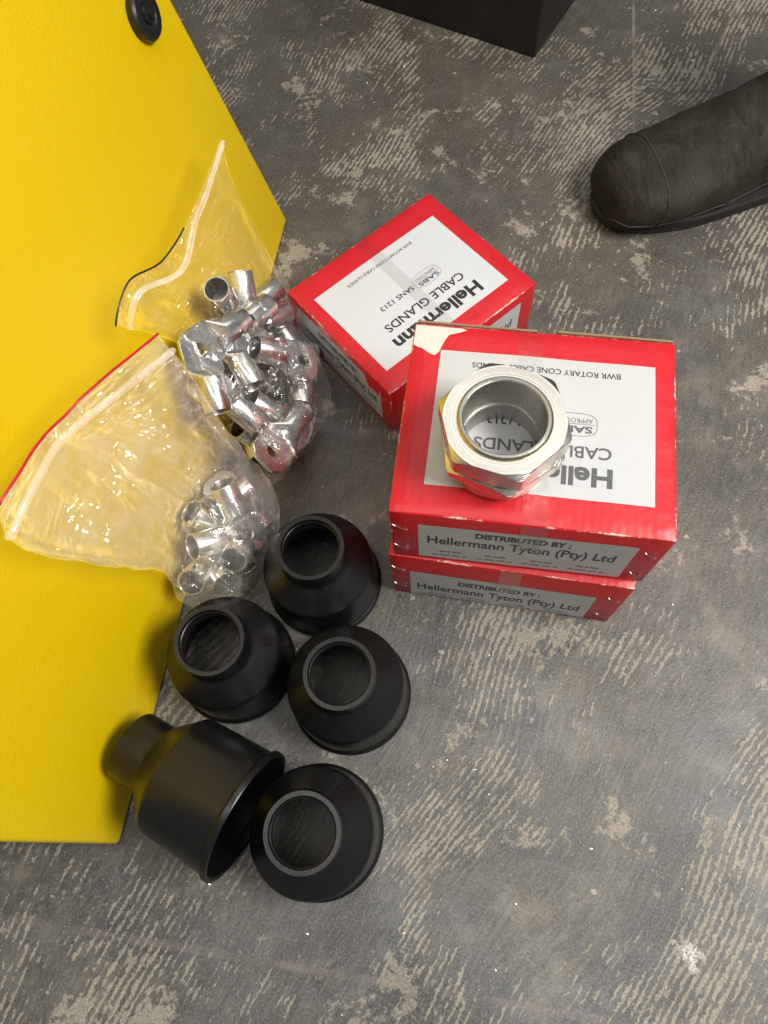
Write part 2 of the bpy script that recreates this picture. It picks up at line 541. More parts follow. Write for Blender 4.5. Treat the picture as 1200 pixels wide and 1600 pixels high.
kn = link('rubber_bumper', lathe_me('rubber_bumper', kp, 48), M['plastic'], cab, 35)
kn.location = (0.0500, 0.2610, sgn * 0.0003)
if sgn < 0: kn.rotation_euler = (math.pi, 0, 0)
sm = bmesh.new()
bmesh.ops.create_circle(sm, cap_ends=True, radius=0.0042, segments=6)
ex = bmesh.ops.extrude_face_region(sm, geom=sm.faces[:])
for v in ex['geom']:
    if isinstance(v, bmesh.types.BMVert): v.co.z += 0.002
sc_ = link('screw_head', sm, M['plastic'], kn, 30)
sc_.location = (0, 0, 0.0090)

# ------------------------------------------------------------------ dark steel case at the back
cm = Matrix.Rotation(math.atan2(0.0909, 0.0712), 4, 'Z')
cm.translation = Vector((0.2546, 0.8037, 0.0))
case = empty('steel_case', cm)
tag(case, 'dark scuffed steel case standing on the floor behind the red cartons', 'case')
link('case_body', box_bm(0, 0.24, 0, 0.42, 0.001, 0.17, 0.0018, 2), M['black_steel'], case, 40)
link('lid', box_bm(-0.002, 0.242, -0.002, 0.422, 0.1705, 0.192, 0.003, 2), M['black_steel'], case, 40)

# ------------------------------------------------------------------ text
def text_me(name, body, x0, x1, y0, y1, bold=0.0, flip=False):
    cu = bpy.data.curves.new(name, 'FONT')
    cu.body = body
    cu.size = 1.0
    cu.offset = bold
    cu.resolution_u = 3
    o = bpy.data.objects.new(name, cu)
    col.objects.link(o)
    dg = bpy.context.evaluated_depsgraph_get()
    me = bpy.data.meshes.new_from_object(o.evaluated_get(dg))
    bpy.data.objects.remove(o)
    bpy.data.curves.remove(cu)
    xs = [v.co.x for v in me.vertices]; ys = [v.co.y for v in me.vertices]
    a, b, c, d = min(xs), max(xs), min(ys), max(ys)
    for v in me.vertices:
        fx = (v.co.x - a) / (b - a); fy = (v.co.y - c) / (d - c)
        v.co = (x0 + fx * (x1 - x0), y0 + fy * (y1 - y0), 0)
    me.name = name
    return me


def sheet(name, poly, z, mat, parent, thick=0.0001):
    bm = bmesh.new()
    f = bm.faces.new([bm.verts.new((x, y, 0)) for x, y in poly])
    bm.normal_update()
    if f.normal.z < 0: f.normal_flip()
    o = link(name, bm, mat, parent)
    o.location.z = z
    return o


def rect(x0, x1, y0, y1): return [(x0, y0), (x1, y0), (x1, y1), (x0, y1)]


mm = 0.001


def badge(parent, x0, x1, y0, y1, ink):
    """approval stamp in reading orientation: barrel outline, two words, a rule"""
    cx, cy, hw, hh = (x0 + x1) / 2, (y0 + y1) / 2, (x1 - x0) / 2, (y1 - y0) / 2
    vs, fs = [], []
    n = 64
    for i in range(n):
        a = 2 * math.pi * i / n
        ex = 0.55
        for k in (1.0, 1.0 - 0.045):
            x = math.copysign(abs(math.cos(a)) ** ex, math.cos(a)) * (hw * (k if k == 1 else 1 - 0.045 * hh / hw))
            y = math.copysign(abs(math.sin(a)) ** ex, math.sin(a)) * hh * k
            y *= 1 + 0.10 * (1 - (x / hw) ** 2)
            vs.append((cx + x, cy + y, 0))
    for i in range(n):
        j = (i + 1) % n
        fs.append((2 * i, 2 * j, 2 * j + 1, 2 * i + 1))
    b = link('approval_stamp', pydata('approval_stamp', vs, fs), ink, parent)
    bm = bmesh.new()
    for (yy, t) in ((cy - 0.05 * hh, 0.02 * hh),):
        bm.faces.new([bm.verts.new(c) for c in ((cx - hw * 0.93, yy - t, 0), (cx + hw * 0.93, yy - t, 0), (cx + hw * 0.93, yy + t, 0), (cx - hw * 0.93, yy + t, 0))])
    me2 = b.data
    bm.from_mesh(me2)
    for words, yb, yt, wf, bold in (('SABS', cy + 0.12 * hh, cy + 0.78 * hh, 0.78, 0.03), ('APPROVED', cy - 0.62 * hh, cy - 0.18 * hh, 0.80, 0.0)):
        tm = text_me('w', words, cx - hw * wf, cx + hw * wf, yb, yt, bold)
        bm.from_mesh(tm)
        bpy.data.meshes.remove(tm)
    bm.to_mesh(me2)
    bm.free()
    return b


def bulge(W, D, seed):
    # lid pushed up a little by what is inside, with soft dents
    def f(x, y):
        a = max(0.0, 1 - (2 * x / W) ** 2) * max(0.0, 1 - (2 * y / D) ** 2)
        return 0.0016 * a ** 0.7 + 0.0011 * a ** 0.4 * noise.noise(Vector((x * 22, y * 22, seed)))
    return f


def cut_grid(bm, W, D, n=14):
    for i in range(1, n):
        for nrm, d in (((1, 0, 0), W), ((0, 1, 0), D)):
            q = -d / 2 + d * i / n
            bmesh.ops.bisect_plane(bm, geom=bm.verts[:] + bm.edges[:] + bm.faces[:], dist=1e-6, plane_co=(q if nrm[0] else 0, q if nrm[1] else 0, 0), plane_no=nrm)


def carton(loc, yaw, W, D, H, key, label, group, top=None, front=None, sidelab=None, tape=None, staples=(), tear=None, flap=False):
    mt = Matrix.Rotation(yaw, 4, 'Z')
    mt.translation = Vector(loc)
    root = empty('red_carton', mt)
    tag(root, label, 'carton', group)
    cmat = carton_mat('red_board_' + key, W, D, H)
    fb = bulge(W, D, len(key) * 1.7)
    sq = {'lower': 0.0}.get(key, 1.0)
    bm = box_bm(-W / 2, W / 2, -D / 2, D / 2, 0, H, 0.0013, 2)
    cut_grid(bm, W, D)
    for v in bm.verts:
        if v.co.z > H - 0.0001: v.co.z += sq * fb(v.co.x, v.co.y)
        elif abs(v.co.x) > W / 2 - 0.0001: v.co.x += math.copysign(0.0008, v.co.x) * noise.noise(v.co * 30)
    body = link('carton_body', bm, cmat, root, 40)

    def drape(o, cut=True):
        bm = bmesh.new()
        bm.from_mesh(o.data)
        if cut: cut_grid(bm, W, D)
        sg = -1 if abs(o.rotation_euler.z) > 1 else 1
        for v in bm.verts: v.co.z += fb(v.co.x * sg, v.co.y * sg)
        bm.to_mesh(o.data)
        bm.free()
    # the closing flap is a second layer of board on the front wall
    if top:
        T = empty_label = None
        lab = sheet('top_label', rect(*top['rect']), H + 0.00016, M[top['mat']], root)
        drape(lab)
        # reading direction is turned half round: x -> -x, y -> -y
        for (words, xs, xe, yb, yt, bold, ink) in top['lines']:
            t = link('lettering', text_me('lettering', words, -xs, -xe, -yb, -yt, bold), M[ink], lab)
            t.location.z = 0.00010
            t.rotation_euler.z = math.pi
            drape(t, False)
        bx0, bx1, by0, by1, ink = top['badge']
        b = badge(lab, -bx1, -bx0, -by1, -by0, M[ink])
        b.location.z = 0.00010
        b.rotation_euler.z = math.pi
        drape(b, False)
    for fr, rot, dist in ((front, 0.0, D / 2), (sidelab, -math.pi / 2, W / 2)):
        if not fr: continue
        lab = sheet('side_label', rect(*fr['rect']), 0, M[fr['mat']], root)
        lab.matrix_local = Matrix.Rotation(rot, 4, 'Z') @ Matrix.Translation((0, -dist - 0.00016, 0)) @ Matrix.Rotation(math.pi / 2, 4, 'X')
        for (words, x0, x1, y0, y1, bold, ink) in fr['lines']:
            t = link('lettering', text_me('lettering', words, x0, x1, y0, y1, bold), M[ink], lab)
            t.location.z = 0.00010
    if tape:
        x0, x1, wd = tape
        vs = []
        n = 28
        path = [(-D / 2 - 0.00045, H * 0.45), (-D / 2 - 0.00045, H - 0.0006), (-D / 2 + 0.0006, H + 0.00045)]
        path += [(-D / 2 + 0.0006 + (D - 0.0012) * i / n, H + 0.00045) for i in range(1, n + 1)]
        path += [(D / 2 + 0.00045, H - 0.0006), (D / 2 + 0.00045, H * 0.45)]
        for (y, z) in path:
            f = (y + D / 2) / D
            cx = x0 + (x1 - x0) * f
            k = sq if z > H else 0.0
            vs += [(cx - wd / 2, y, z + k * fb(cx - wd / 2, y)), (cx + wd / 2, y, z + k * fb(cx + wd / 2, y))]
        fs = [(2 * i, 2 * i + 1, 2 * i + 3, 2 * i + 2) for i in range(len(path) - 1)]
        link('packing_tape', pydata('packing_tape', vs, fs), M['tape' if key == 'single' else 'tape_thin'], root)
    for (x, z, ang, L) in staples:
        # crown of a wire staple with its two bent ends
        r = 0.00042
        c, s = math.cos(ang), math.sin(ang)
        y = -D / 2 - 0.0005
        P = [(x - c * L / 2, y + 0.0009, z - s * L / 2), (x - c * L / 2.1, y, z - s * L / 2.1), (x - c * L / 4, y - 0.0002, z - s * L / 4), (x + c * L / 4, y - 0.0002, z + s * L / 4), (x + c * L / 2.1, y, z + s * L / 2.1), (x + c * L / 2, y + 0.0009, z + s * L / 2)]
        link('staple', tube_me('staple', P, r, 6), M['wire'], root, 60)
    if tear:
        drape(sheet('torn_patch', tear, H + 0.00022, M['torn'], root))
    if flap:
        # the two back flaps stand a little proud of the lid and show raw board
        for (a, b, h) in ((-W / 2 + 0.002, -0.004, 0.0006), (0.010, W / 2 - 0.001, 0.0012)):
            bm = box_bm(a, b, D / 2 + 0.0003, D / 2 + 0.0019, H * 0.35, H + h, 0.0004, 1)
            for v in bm.verts:
                v.co.z += 0.0008 * math.sin(v.co.x * 60)
            link('back_flap', bm, M['board'], root)
    return root


def addr(x0, x1, y0, y1):
    # four columns of address print too small to read
    out = []
    n = 4
    for i in range(n):
        a = x0 + (x1 - x0) * (i + 0.08) / n
        b = x0 + (x1 - x0) * (i + 0.86) / n
        h = (y1 - y0)
        out.append(('---- -- -----', a + (b - a) * 0.2, b - (b - a) * 0.2, y0 + h * 0.62, y0 + h * 0.74, 0.03, 'ink_grey'))
        out.append(('-- ---- --- --', a, b, y0 + h * 0.20, y0 + h * 0.30, 0.02, 'ink_grey'))
    return out


def front_label(W, H, xa, xb, za, zb, lo=False):
    x0, x1, z0, z1 = W * xa, W * xb, H * za, H * zb
    w, h = x1 - x0, z1 - z0
    fx = lambda q: x0 + w * q
    fz = lambda q: z0 + h * q
    if not lo:
        L = [('DISTRIBUTED BY :', fx(.27), fx(.71), fz(.76), fz(.91), 0.035, 'ink'), ('Hellermann Tyton (Pty) Ltd', fx(.045), fx(.93), fz(.40), fz(.70), 0.012, 'ink')] + addr(fx(.05), fx(.95), fz(.04), fz(.32))
    else:
        L = [('DISTRIBUTED BY :', fx(.27), fx(.72), fz(.64), fz(.82), 0.035, 'ink'), ('Hellermann Tyton (Pty) Ltd', fx(.04), fx(.95), fz(.20), fz(.54), 0.012, 'ink')] + addr(fx(.05), fx(.95), fz(.0), fz(.20))
    return {'rect': (x0, x1, z0, z1), 'mat': 'label_b', 'lines': L}


WB, DB, HB = 0.1803, 0.1467, 0.0837
HC = 0.0939
GRP = 'red cable gland cartons'
st = lambda H: [(-0.0835, H * .70, R(-38), .013), (-0.0835, H * .25, R(-38), .013), (0.0815, H * .66, R(-42), .012), (0.0815, H * .18, R(-42), .012)]
carton((0.10634, 0.22804, 0.0), -0.30448, WB, DB, HC, 'lower', 'red carton at the bottom of the stack, under another carton', GRP,
       front=front_label(WB, HC, -.415, .385, .03, .66, True), staples=st(HC), tape=(0.002, -0.004, 0.016))
carton((0.10919, 0.23086, HC + 0.0003), -0.27385, WB, DB, HB, 'upper', 'red carton on top of the stack with a metal gland on its lid', GRP,
       top={'rect': (-.0695 , .0765, -.0520, .0517), 'mat': 'label_b',
            'lines': [('BWR ROTARY CONE CABLE GLANDS', .0535, -.0468, .0436, .0392, 0.008, 'ink'),
                      ('SANS 1213', .0080, -.0328, .0038, -.0036, 0.012, 'ink'),
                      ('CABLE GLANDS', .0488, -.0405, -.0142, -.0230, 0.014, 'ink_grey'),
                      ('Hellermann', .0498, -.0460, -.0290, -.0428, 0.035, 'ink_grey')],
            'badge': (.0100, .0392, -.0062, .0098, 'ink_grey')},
       front=front_label(WB, HB, -.395, .40, .06, .80), staples=st(HB), tape=(0.004, -0.010, 0.017),
       tear=[(-.0893, .0716), (-.0560, .0712), (-.0530, .0698), (-.0585, .0672), (-.0650, .0650), (-.0672, .0610), (-.0690, .0560), (-.0708, .0500), (-.0735, .0470), (-.0765, .0478), (-.0800, .0500), (-.0830, .0522), (-.0862, .0530), (-.0895, .0548)], flap=True)
WA, DA, HA = 0.1738, 0.1473, 0.0674
fa = front_label(WA, HA, -.40, .40, .08, .82)
sa = {'rect': (-DA * .42, DA * .40, HA * .10, HA * .86), 'mat': 'label_b',
      'lines': [('DISTRIBUTED BY :', -.030, .030, HA * .64, HA * .76, .035, 'ink'), ('Hellermann Tyton (Pty) Ltd', -.054, .052, HA * .36, HA * .56, .02, 'ink')] + addr(-.052, .052, HA * .12, HA * .30)}
carton((0.05427, 0.44658, 0.0), 0.56316, WA, DA, HA, 'single', 'red carton lying alone on the floor, turned askew beside the stack', GRP,
       top={'rect': (-.0740, .0703, -.0540, .0492), 'mat': 'label_a',
            'lines': [('BWR ROTARY CONE CABLE GLANDS', .0336, -.0428, .0400, .0366, 0.004, 'ink'),
                      ('SANS 1213', .0010, -.0370, .0000, -.0052, 0.012, 'ink'),
                      ('CABLE GLANDS', .0435, -.0470, -.0175, -.0262, 0.014, 'ink'),
                      ('Hellermann', .0480, -.0508, -.0330, -.0468, 0.035, 'ink')],
            'badge': (.0030, .0328, -.0088, .0055, 'ink_blue')},
       front=fa, sidelab=sa, tape=(-0.002, 0.000, 0.0125))

# ------------------------------------------------------------------ cable gland
def hex_ring_me(name, ap, rc, r_in, z0, z1, rot, ch_low=True, n=144, lip=0.0):
    """hexagon with 30 degree corner chamfers and a round bore. ap = apothem"""
    vs, fs = [], []
    k = 8
    for i in range(n):
        a = 2 * math.pi * i / n
        q = ((a - rot) % (math.pi / 3)) - math.pi / 6
        rh = ap / math.cos(q)
        rh = min(rh, ap * 1.135)
        d = max(0.0, rh - rc) * 0.60
        rt = min(rc, rh - 0.0003)
        ca, sa_ = math.cos(a), math.sin(a)
        for (r, z) in ((r_in, z0), (r_in, z1), (r_in + 0.0008, z1 + 0.0), (rt, z1), (rh, z1 - d - 0.0004), (rh, z0 + (d if ch_low else 0) + 0.0004), (rt, z0), (r_in + 0.0008, z0)):
            vs.append((r * ca, r * sa_, z))
    for i in range(n):
        j = (i + 1) % n
        for q in range(k):
            p = (q + 1) % k
            fs.append((i * k + q, j * k + q, j * k + p, i * k + p))
    return pydata(name, vs, fs)


gz = HC + HB + 0.0022
g = empty('cable_gland', Matrix.Translation((0.0801, 0.2144, gz)) @ Matrix.Rotation(R(2), 4, 'Z'))
tag(g, 'shiny nickel-plated hexagonal cable gland nut on the upper red carton', 'cable gland')
link('base_collar', lathe_me('base_collar', [(.0265, 0), (.0340, 0), (.0352, .0012), (.0352, .0135), (.0265, .0135)], 128), M['nickel'], g, 30)
link('lower_hexagon', hex_ring_me('lower_hexagon', .0368, .0376, .0262, .0130, .0235, R(84)), M['nickel'], g, 25)
link('washer_groove', lathe_me('washer_groove', [(.0262, .0230), (.0352, .0230), (.0352, .0262), (.0262, .0262)], 128), M['nickel'], g, 30)
up = link('upper_hexagon', hex_ring_me('upper_hexagon', .0366, .0374, .0284, .0258, .0436, R(90)), M['nickel'], g, 25)
link('inner_sleeve', lathe_me('inner_sleeve', [(.0252, .0180), (.0282, .0180), (.0282, .0446), (.0276, .0456), (.0258, .0456), (.0252, .0450)], 128), M['bore'], g, 30)
link('brass_shoulder', lathe_me('brass_shoulder', [(.0283, .0430), (.0290, .0430), (.0290, .0440), (.0283, .0446)], 128), M['brass'], g, 30)
link('inner_step', lathe_me('inner_step', [(.0240, .0006), (.0263, .0006), (.0263, .0178), (.0246, .0178), (.0240, .0172)], 128), M['bore'], g, 30)

# ------------------------------------------------------------------ rubber shrouds
def shroud_profile(H, B=0.0):
    out = [(.0462, 0.0), (.0484, 0.0), (.0490, .0010), (.0490, .0042), (.0478, .0056), (.0468, .0062), (.0466, .0070), (.0448, .0470 + B), (.0440, .0495 + B), (.0425, .0508 + B),
           (.0288, .0668 + B), (.0272, .0680 + B), (.0266, .0694 + B), (.0265, .0720 + B), (.0264, H - .0010), (.0259, H)]
    inn = [(.0228, H), (.0223, H - .0008), (.0222, H - .0030), (.0214, H - .0036), (.0214, H - .0062), (.0226, H - .0072), (.0234, .0690 + B), (.0262, .0640 + B), (.0395, .0490 + B), (.0408, .0460 + B), (.0425, .0080), (.0440, .0060), (.0446, .0010)]
    return out + inn


GS = 'black rubber gland shrouds on the floor'
glyphs = []


def cone_text(parent, ch, ang, size, frac=0.5):
    """one moulded raised character on the conical shoulder"""
    me = text_me('moulded_mark', ch, -size * .4, size * .4, -size / 2, size / 2, 0.0)
    bm = bmesh.new()
    bm.from_mesh(me)
    r = bmesh.ops.extrude_face_region(bm, geom=bm.faces[:])
    for v in r['geom']:
        if isinstance(v, bmesh.types.BMVert): v.co.z += 0.00035
    o = link('moulded_mark', bm, M['rubber'], parent)
    slope = math.atan2(.0655 - .0508, .0425 - .0300)
    rad = .0425 - .0125 * frac
    zz = .0508 + .0147 * frac
    Mx = Matrix.Rotation(ang, 4, 'Z') @ Matrix.Translation((rad, 0, zz)) @ Matrix.Rotation(math.pi / 2 - (math.pi / 2 - slope), 4, 'Y') @ Matrix.Rotation(math.pi / 2, 4, 'Z')
    o.matrix_local = Mx
    return o


def shroud(mt, H, label, marks, B=0.0):
    o = link('rubber_shroud', lathe_me('rubber_shroud', shroud_profile(H, B), 128), M['rubber'], None, 32)
    o.matrix_world = mt
    tag(o, label, 'rubber shroud', GS)
    for ch, a in marks: cone_text(o, ch, R(a), 0.0085)
    return o


SH = [(-0.0595, 0.2019, 'upright black rubber shroud nearest the red carton stack', (('5', 250), ('C', -60))),
      (-0.1400, 0.1419, 'upright black rubber shroud touching the bag with the red zip', (('5', 262), ('C', 20), ('O', 0))),
      (-0.0484, 0.1042, 'upright black rubber shroud in the middle, right of two other uprights', (('5', 140), ('O', 62), ('C', 30), ('C', 12))),
      (-0.0845, 0.0043, 'upright black rubber shroud closest to the camera, beside the tipped one', (('5', 120), ('C', 58), ('O', 44)))]
for x, y, lb, mk in SH:
    shroud(Matrix.Translation((x, y, 0.0004)) @ Matrix.Rotation(R(random.uniform(0, 4)), 4, 'Z'), 0.0888, lb, mk)
ax = Vector((math.cos(R(143.7)) * math.cos(R(2.6)), math.sin(R(143.7)) * math.cos(R(2.6)), -math.sin(R(2.6))))
rot = ax.to_track_quat('Z', 'Y').to_matrix().to_4x4()
rot.translation = Vector((-0.1288, 0.0199, 0.0492))
shroud(rot, 0.1055, 'black rubber shroud tipped on its side against the yellow cabinet', (), 0.0125)
BAG_A = [[(-0.1608, 0.333, 0.2131), (-0.1465, 0.3562, 0.2277), (-0.1297, 0.3929, 0.2043), (-0.1087, 0.4397, 0.1988), (-0.0814, 0.5244, 0.193), (-0.1226, 0.4959, 0.145), (-0.144, 0.4363, 0.1584), (-0.1627, 0.3956, 0.1843)], [(-0.1566, 0.3413, 0.1974), (-0.1406, 0.3517, 0.2201), (-0.1203, 0.3941, 0.1894), (-0.1076, 0.4373, 0.1913), (-0.0842, 0.5198, 0.1852), (-0.1213, 0.4932, 0.1365), (-0.1357, 0.4445, 0.1343), (-0.1586, 0.3967, 0.1689)], [(-0.1525, 0.359, 0.167), (-0.1311, 0.3694, 0.1803), (-0.1089, 0.4117, 0.1643), (-0.09, 0.4757, 0.1446), (-0.0847, 0.5253, 0.1409), (-0.1, 0.5283, 0.0921), (-0.1229, 0.4643, 0.1061), (-0.1456, 0.4102, 0.1317)], [(-0.1399, 0.3704, 0.1288), (-0.1218, 0.3726, 0.1548), (-0.102, 0.4191, 0.131), (-0.0793, 0.4648, 0.1085), (-0.0756, 0.5301, 0.0646), (-0.0895, 0.5242, 0.0431), (-0.114, 0.4681, 0.0738), (-0.1361, 0.4163, 0.1002)], [(-0.1414, 0.35, 0.1091), (-0.1159, 0.3606, 0.1235), (-0.0903, 0.3953, 0.1128), (-0.0668, 0.4399, 0.0846), (-0.0632, 0.4946, 0.03), (-0.0768, 0.5061, 0.004), (-0.1053, 0.461, 0.0284), (-0.1303, 0.4053, 0.0619)], [(-0.1385, 0.3327, 0.0753), (-0.1057, 0.3388, 0.1073), (-0.0776, 0.3684, 0.0927), (-0.0508, 0.3968, 0.0734), (-0.0424, 0.4226, 0.035), (-0.0572, 0.4472, 0.004), (-0.0906, 0.4304, 0.004), (-0.1234, 0.3957, 0.0212)], [(-0.1248, 0.3282, 0.02), (-0.0938, 0.3092, 0.0873), (-0.0725, 0.3328, 0.0773), (-0.0451, 0.3626, 0.0578), (-0.0308, 0.3846, 0.03), (-0.0495, 0.3973, 0.004), (-0.0823, 0.3777, 0.004), (-0.1085, 0.3576, 0.004)], [(-0.1069, 0.3048, 0.015), (-0.0851, 0.2932, 0.0574), (-0.0697, 0.3107, 0.0483), (-0.0499, 0.3372, 0.0349), (-0.031, 0.372, 0.02), (-0.0525, 0.3551, 0.004), (-0.0751, 0.3348, 0.004), (-0.0931, 0.321, 0.004)], [(-0.0975, 0.299, 0.006), (-0.0883, 0.3027, 0.006), (-0.0738, 0.3188, 0.006), (-0.0501, 0.3459, 0.006), (-0.0323, 0.3694, 0.006), (-0.0503, 0.3471, 0.004), (-0.0741, 0.3198, 0.004), (-0.0886, 0.3037, 0.004)]]
BAG_B = [[(-0.1368, 0.3316, 0.2006), (-0.1651, 0.2691, 0.239), (-0.1784, 0.2481, 0.2456), (-0.1887, 0.2235, 0.2573), (-0.2028, 0.1844, 0.2659), (-0.2129, 0.252, 0.2109), (-0.2012, 0.2799, 0.1977), (-0.1891, 0.3083, 0.1835)], [(-0.1329, 0.3331, 0.1776), (-0.1636, 0.2736, 0.2162), (-0.181, 0.2461, 0.2313), (-0.1895, 0.2252, 0.2405), (-0.2063, 0.1747, 0.2462), (-0.2105, 0.2501, 0.1985), (-0.201, 0.2733, 0.1883), (-0.1845, 0.3086, 0.1646)], [(-0.1282, 0.3276, 0.16), (-0.1548, 0.281, 0.189), (-0.1743, 0.2566, 0.1945), (-0.185, 0.2284, 0.2031), (-0.2048, 0.1791, 0.2007), (-0.2023, 0.2498, 0.164), (-0.1906, 0.2806, 0.1547), (-0.1746, 0.3169, 0.1339)], [(-0.1208, 0.313, 0.1326), (-0.1416, 0.28, 0.1552), (-0.159, 0.2491, 0.1661), (-0.1726, 0.2222, 0.1659), (-0.1898, 0.1881, 0.1496), (-0.1916, 0.2468, 0.1157), (-0.1794, 0.2809, 0.108), (-0.1622, 0.3208, 0.0874)], [(-0.1115, 0.2997, 0.0994), (-0.1259, 0.279, 0.1108), (-0.1437, 0.2469, 0.1217), (-0.1588, 0.2173, 0.1246), (-0.1717, 0.2013, 0.0911), (-0.1791, 0.2451, 0.0613), (-0.1646, 0.2829, 0.0491), (-0.1466, 0.3248, 0.0272)], [(-0.1048, 0.3007, 0.045), (-0.111, 0.2713, 0.0808), (-0.1346, 0.2452, 0.0849), (-0.1516, 0.2218, 0.0822), (-0.1747, 0.1993, 0.056), (-0.1688, 0.247, 0.0209), (-0.1546, 0.2816, 0.0055), (-0.1268, 0.31, 0.004)], [(-0.0928, 0.2766, 0.03), (-0.1013, 0.2535, 0.059), (-0.12, 0.2316, 0.0644), (-0.1396, 0.2075, 0.0636), (-0.176, 0.196, 0.025), (-0.1546, 0.2298, 0.004), (-0.133, 0.2568, 0.004), (-0.1112, 0.2784, 0.004)], [(-0.0934, 0.2583, 0.02), (-0.0984, 0.2368, 0.0264), (-0.1137, 0.2158, 0.0266), (-0.1349, 0.1942, 0.0343), (-0.1673, 0.189, 0.015), (-0.1418, 0.2042, 0.004), (-0.118, 0.224, 0.004), (-0.1021, 0.2457, 0.004)], [(-0.0993, 0.2476, 0.006), (-0.1057, 0.2316, 0.006), (-0.1194, 0.2135, 0.006), (-0.1418, 0.1961, 0.006), (-0.1643, 0.1899, 0.006), (-0.1423, 0.1967, 0.004), (-0.1198, 0.2142, 0.004), (-0.106, 0.2323, 0.004)]]
LUGS_A = [(-0.109, 0.4217, 0.1322, 0.0247, 0.3046, -0.9521, 0.9995, 0.0091, 0.0288), (-0.094, 0.4632, 0.1026, -0.0372, -0.7101, -0.7032, 0.9045, -0.3231, 0.2785), (-0.073, 0.4352, 0.0873, -0.6747, -0.7124, 0.193, 0.5673, -0.3333, 0.753), (-0.068, 0.4759, 0.0599, -0.7236, -0.6866, 0.0701, 0.5598, -0.5245, 0.6415), (-0.0613, 0.4486, 0.0562, -0.7987, -0.4826, 0.3594, 0.503, -0.8633, -0.0412), (-0.0767, 0.4218, 0.0598, 0.0691, -0.5933, -0.802, 0.7576, -0.4919, 0.4291), (-0.0832, 0.4171, 0.0716, -0.6436, -0.7641, -0.0438, 0.7553, -0.6434, 0.1245), (-0.0937, 0.4068, 0.1082, -0.5892, -0.7145, 0.3773, 0.7492, -0.3082, 0.5862), (-0.0874, 0.3822, 0.1005, 0.7185, 0.0996, -0.6884, 0.6912, -0.2124, 0.6907), (-0.0921, 0.3489, 0.0929, -0.3082, 0.911, 0.274, 0.6172, -0.0277, 0.7863), (-0.1113, 0.368, 0.0713, 0.61, 0.4523, -0.6506, 0.5255, 0.3835, 0.7594), (-0.098, 0.3443, 0.0803, 0.6144, -0.2125, -0.7598, 0.7228, -0.2345, 0.65), (-0.0603, 0.3537, 0.0434, 0.1497, 0.9872, -0.055, 0.6985, -0.0663, 0.7125), (-0.1178, 0.3174, 0.1119, -0.1196, 0.9137, 0.3883, 0.6676, -0.2155, 0.7126), (-0.1111, 0.3276, 0.07, 0.5049, -0.072, -0.8602, 0.8276, -0.2426, 0.5061), (-0.0917, 0.3191, 0.0808, -0.6278, 0.5339, 0.5664, 0.5908, -0.147, 0.7933), (-0.0567, 0.3398, 0.0588, -0.5058, -0.814, 0.2857, 0.6891, -0.182, 0.7014), (-0.1025, 0.3177, 0.0239, -0.2327, 0.9711, 0.053, 0.1699, -0.013, 0.9854), (-0.1387, 0.3591, 0.0934, 0.2438, 0.247, -0.9378, 0.9693, -0.0934, 0.2274), (-0.0564, 0.3906, 0.0167, -0.5205, -0.8521, 0.0548, 0.776, -0.4453, 0.4466), (-0.0919, 0.4415, 0.0427, 0.0426, -0.8858, -0.4621, 0.6764, -0.3148, 0.6658), (-0.0571, 0.4386, 0.011, -0.3825, 0.8447, 0.3743, 0.6113, -0.0723, 0.7881), (-0.1095, 0.3573, 0.0558, 0.8127, -0.3357, -0.4763, 0.4616, -0.1279, 0.8778), (-0.0623, 0.4243, 0.0273, -0.3827, 0.8452, 0.3732, 0.1827, -0.3268, 0.9273), (-0.1146, 0.3428, 0.0745, -0.1646, 0.7549, 0.6348, 0.7088, -0.3571, 0.6084)]
LUGS_B = [(-0.125, 0.2121, 0.0597, 0.123, 0.6942, -0.7092, 0.9566, 0.1072, 0.2708), (-0.1599, 0.1984, 0.0599, 0.1273, 0.6106, -0.7817, 0.9818, 0.0343, 0.1866), (-0.1347, 0.1971, 0.0468, -0.3773, 0.7918, -0.4804, 0.54, 0.6095, 0.5805), (-0.1568, 0.2266, 0.0635, 0.7399, 0.3548, -0.5716, 0.6296, -0.0659, 0.7741), (-0.1279, 0.2742, 0.0735, 0.2134, -0.624, -0.7517, 0.4791, -0.6038, 0.6372), (-0.1114, 0.287, 0.0383, -0.8189, -0.5732, -0.0284, 0.3861, -0.5868, 0.7118), (-0.1063, 0.2537, 0.0117, -0.5912, 0.7644, 0.2572, 0.3399, -0.0531, 0.939), (-0.1246, 0.2189, 0.015, -0.3771, 0.9259, 0.0215, 0.4485, 0.1623, 0.8789), (-0.1572, 0.2593, 0.0613, 0.4496, -0.2484, -0.858, 0.7067, -0.4886, 0.5117)]
HEAP_N = ( (0.6676, -0.2155, 0.7126) , (0.5847, -0.4186, 0.6949) )

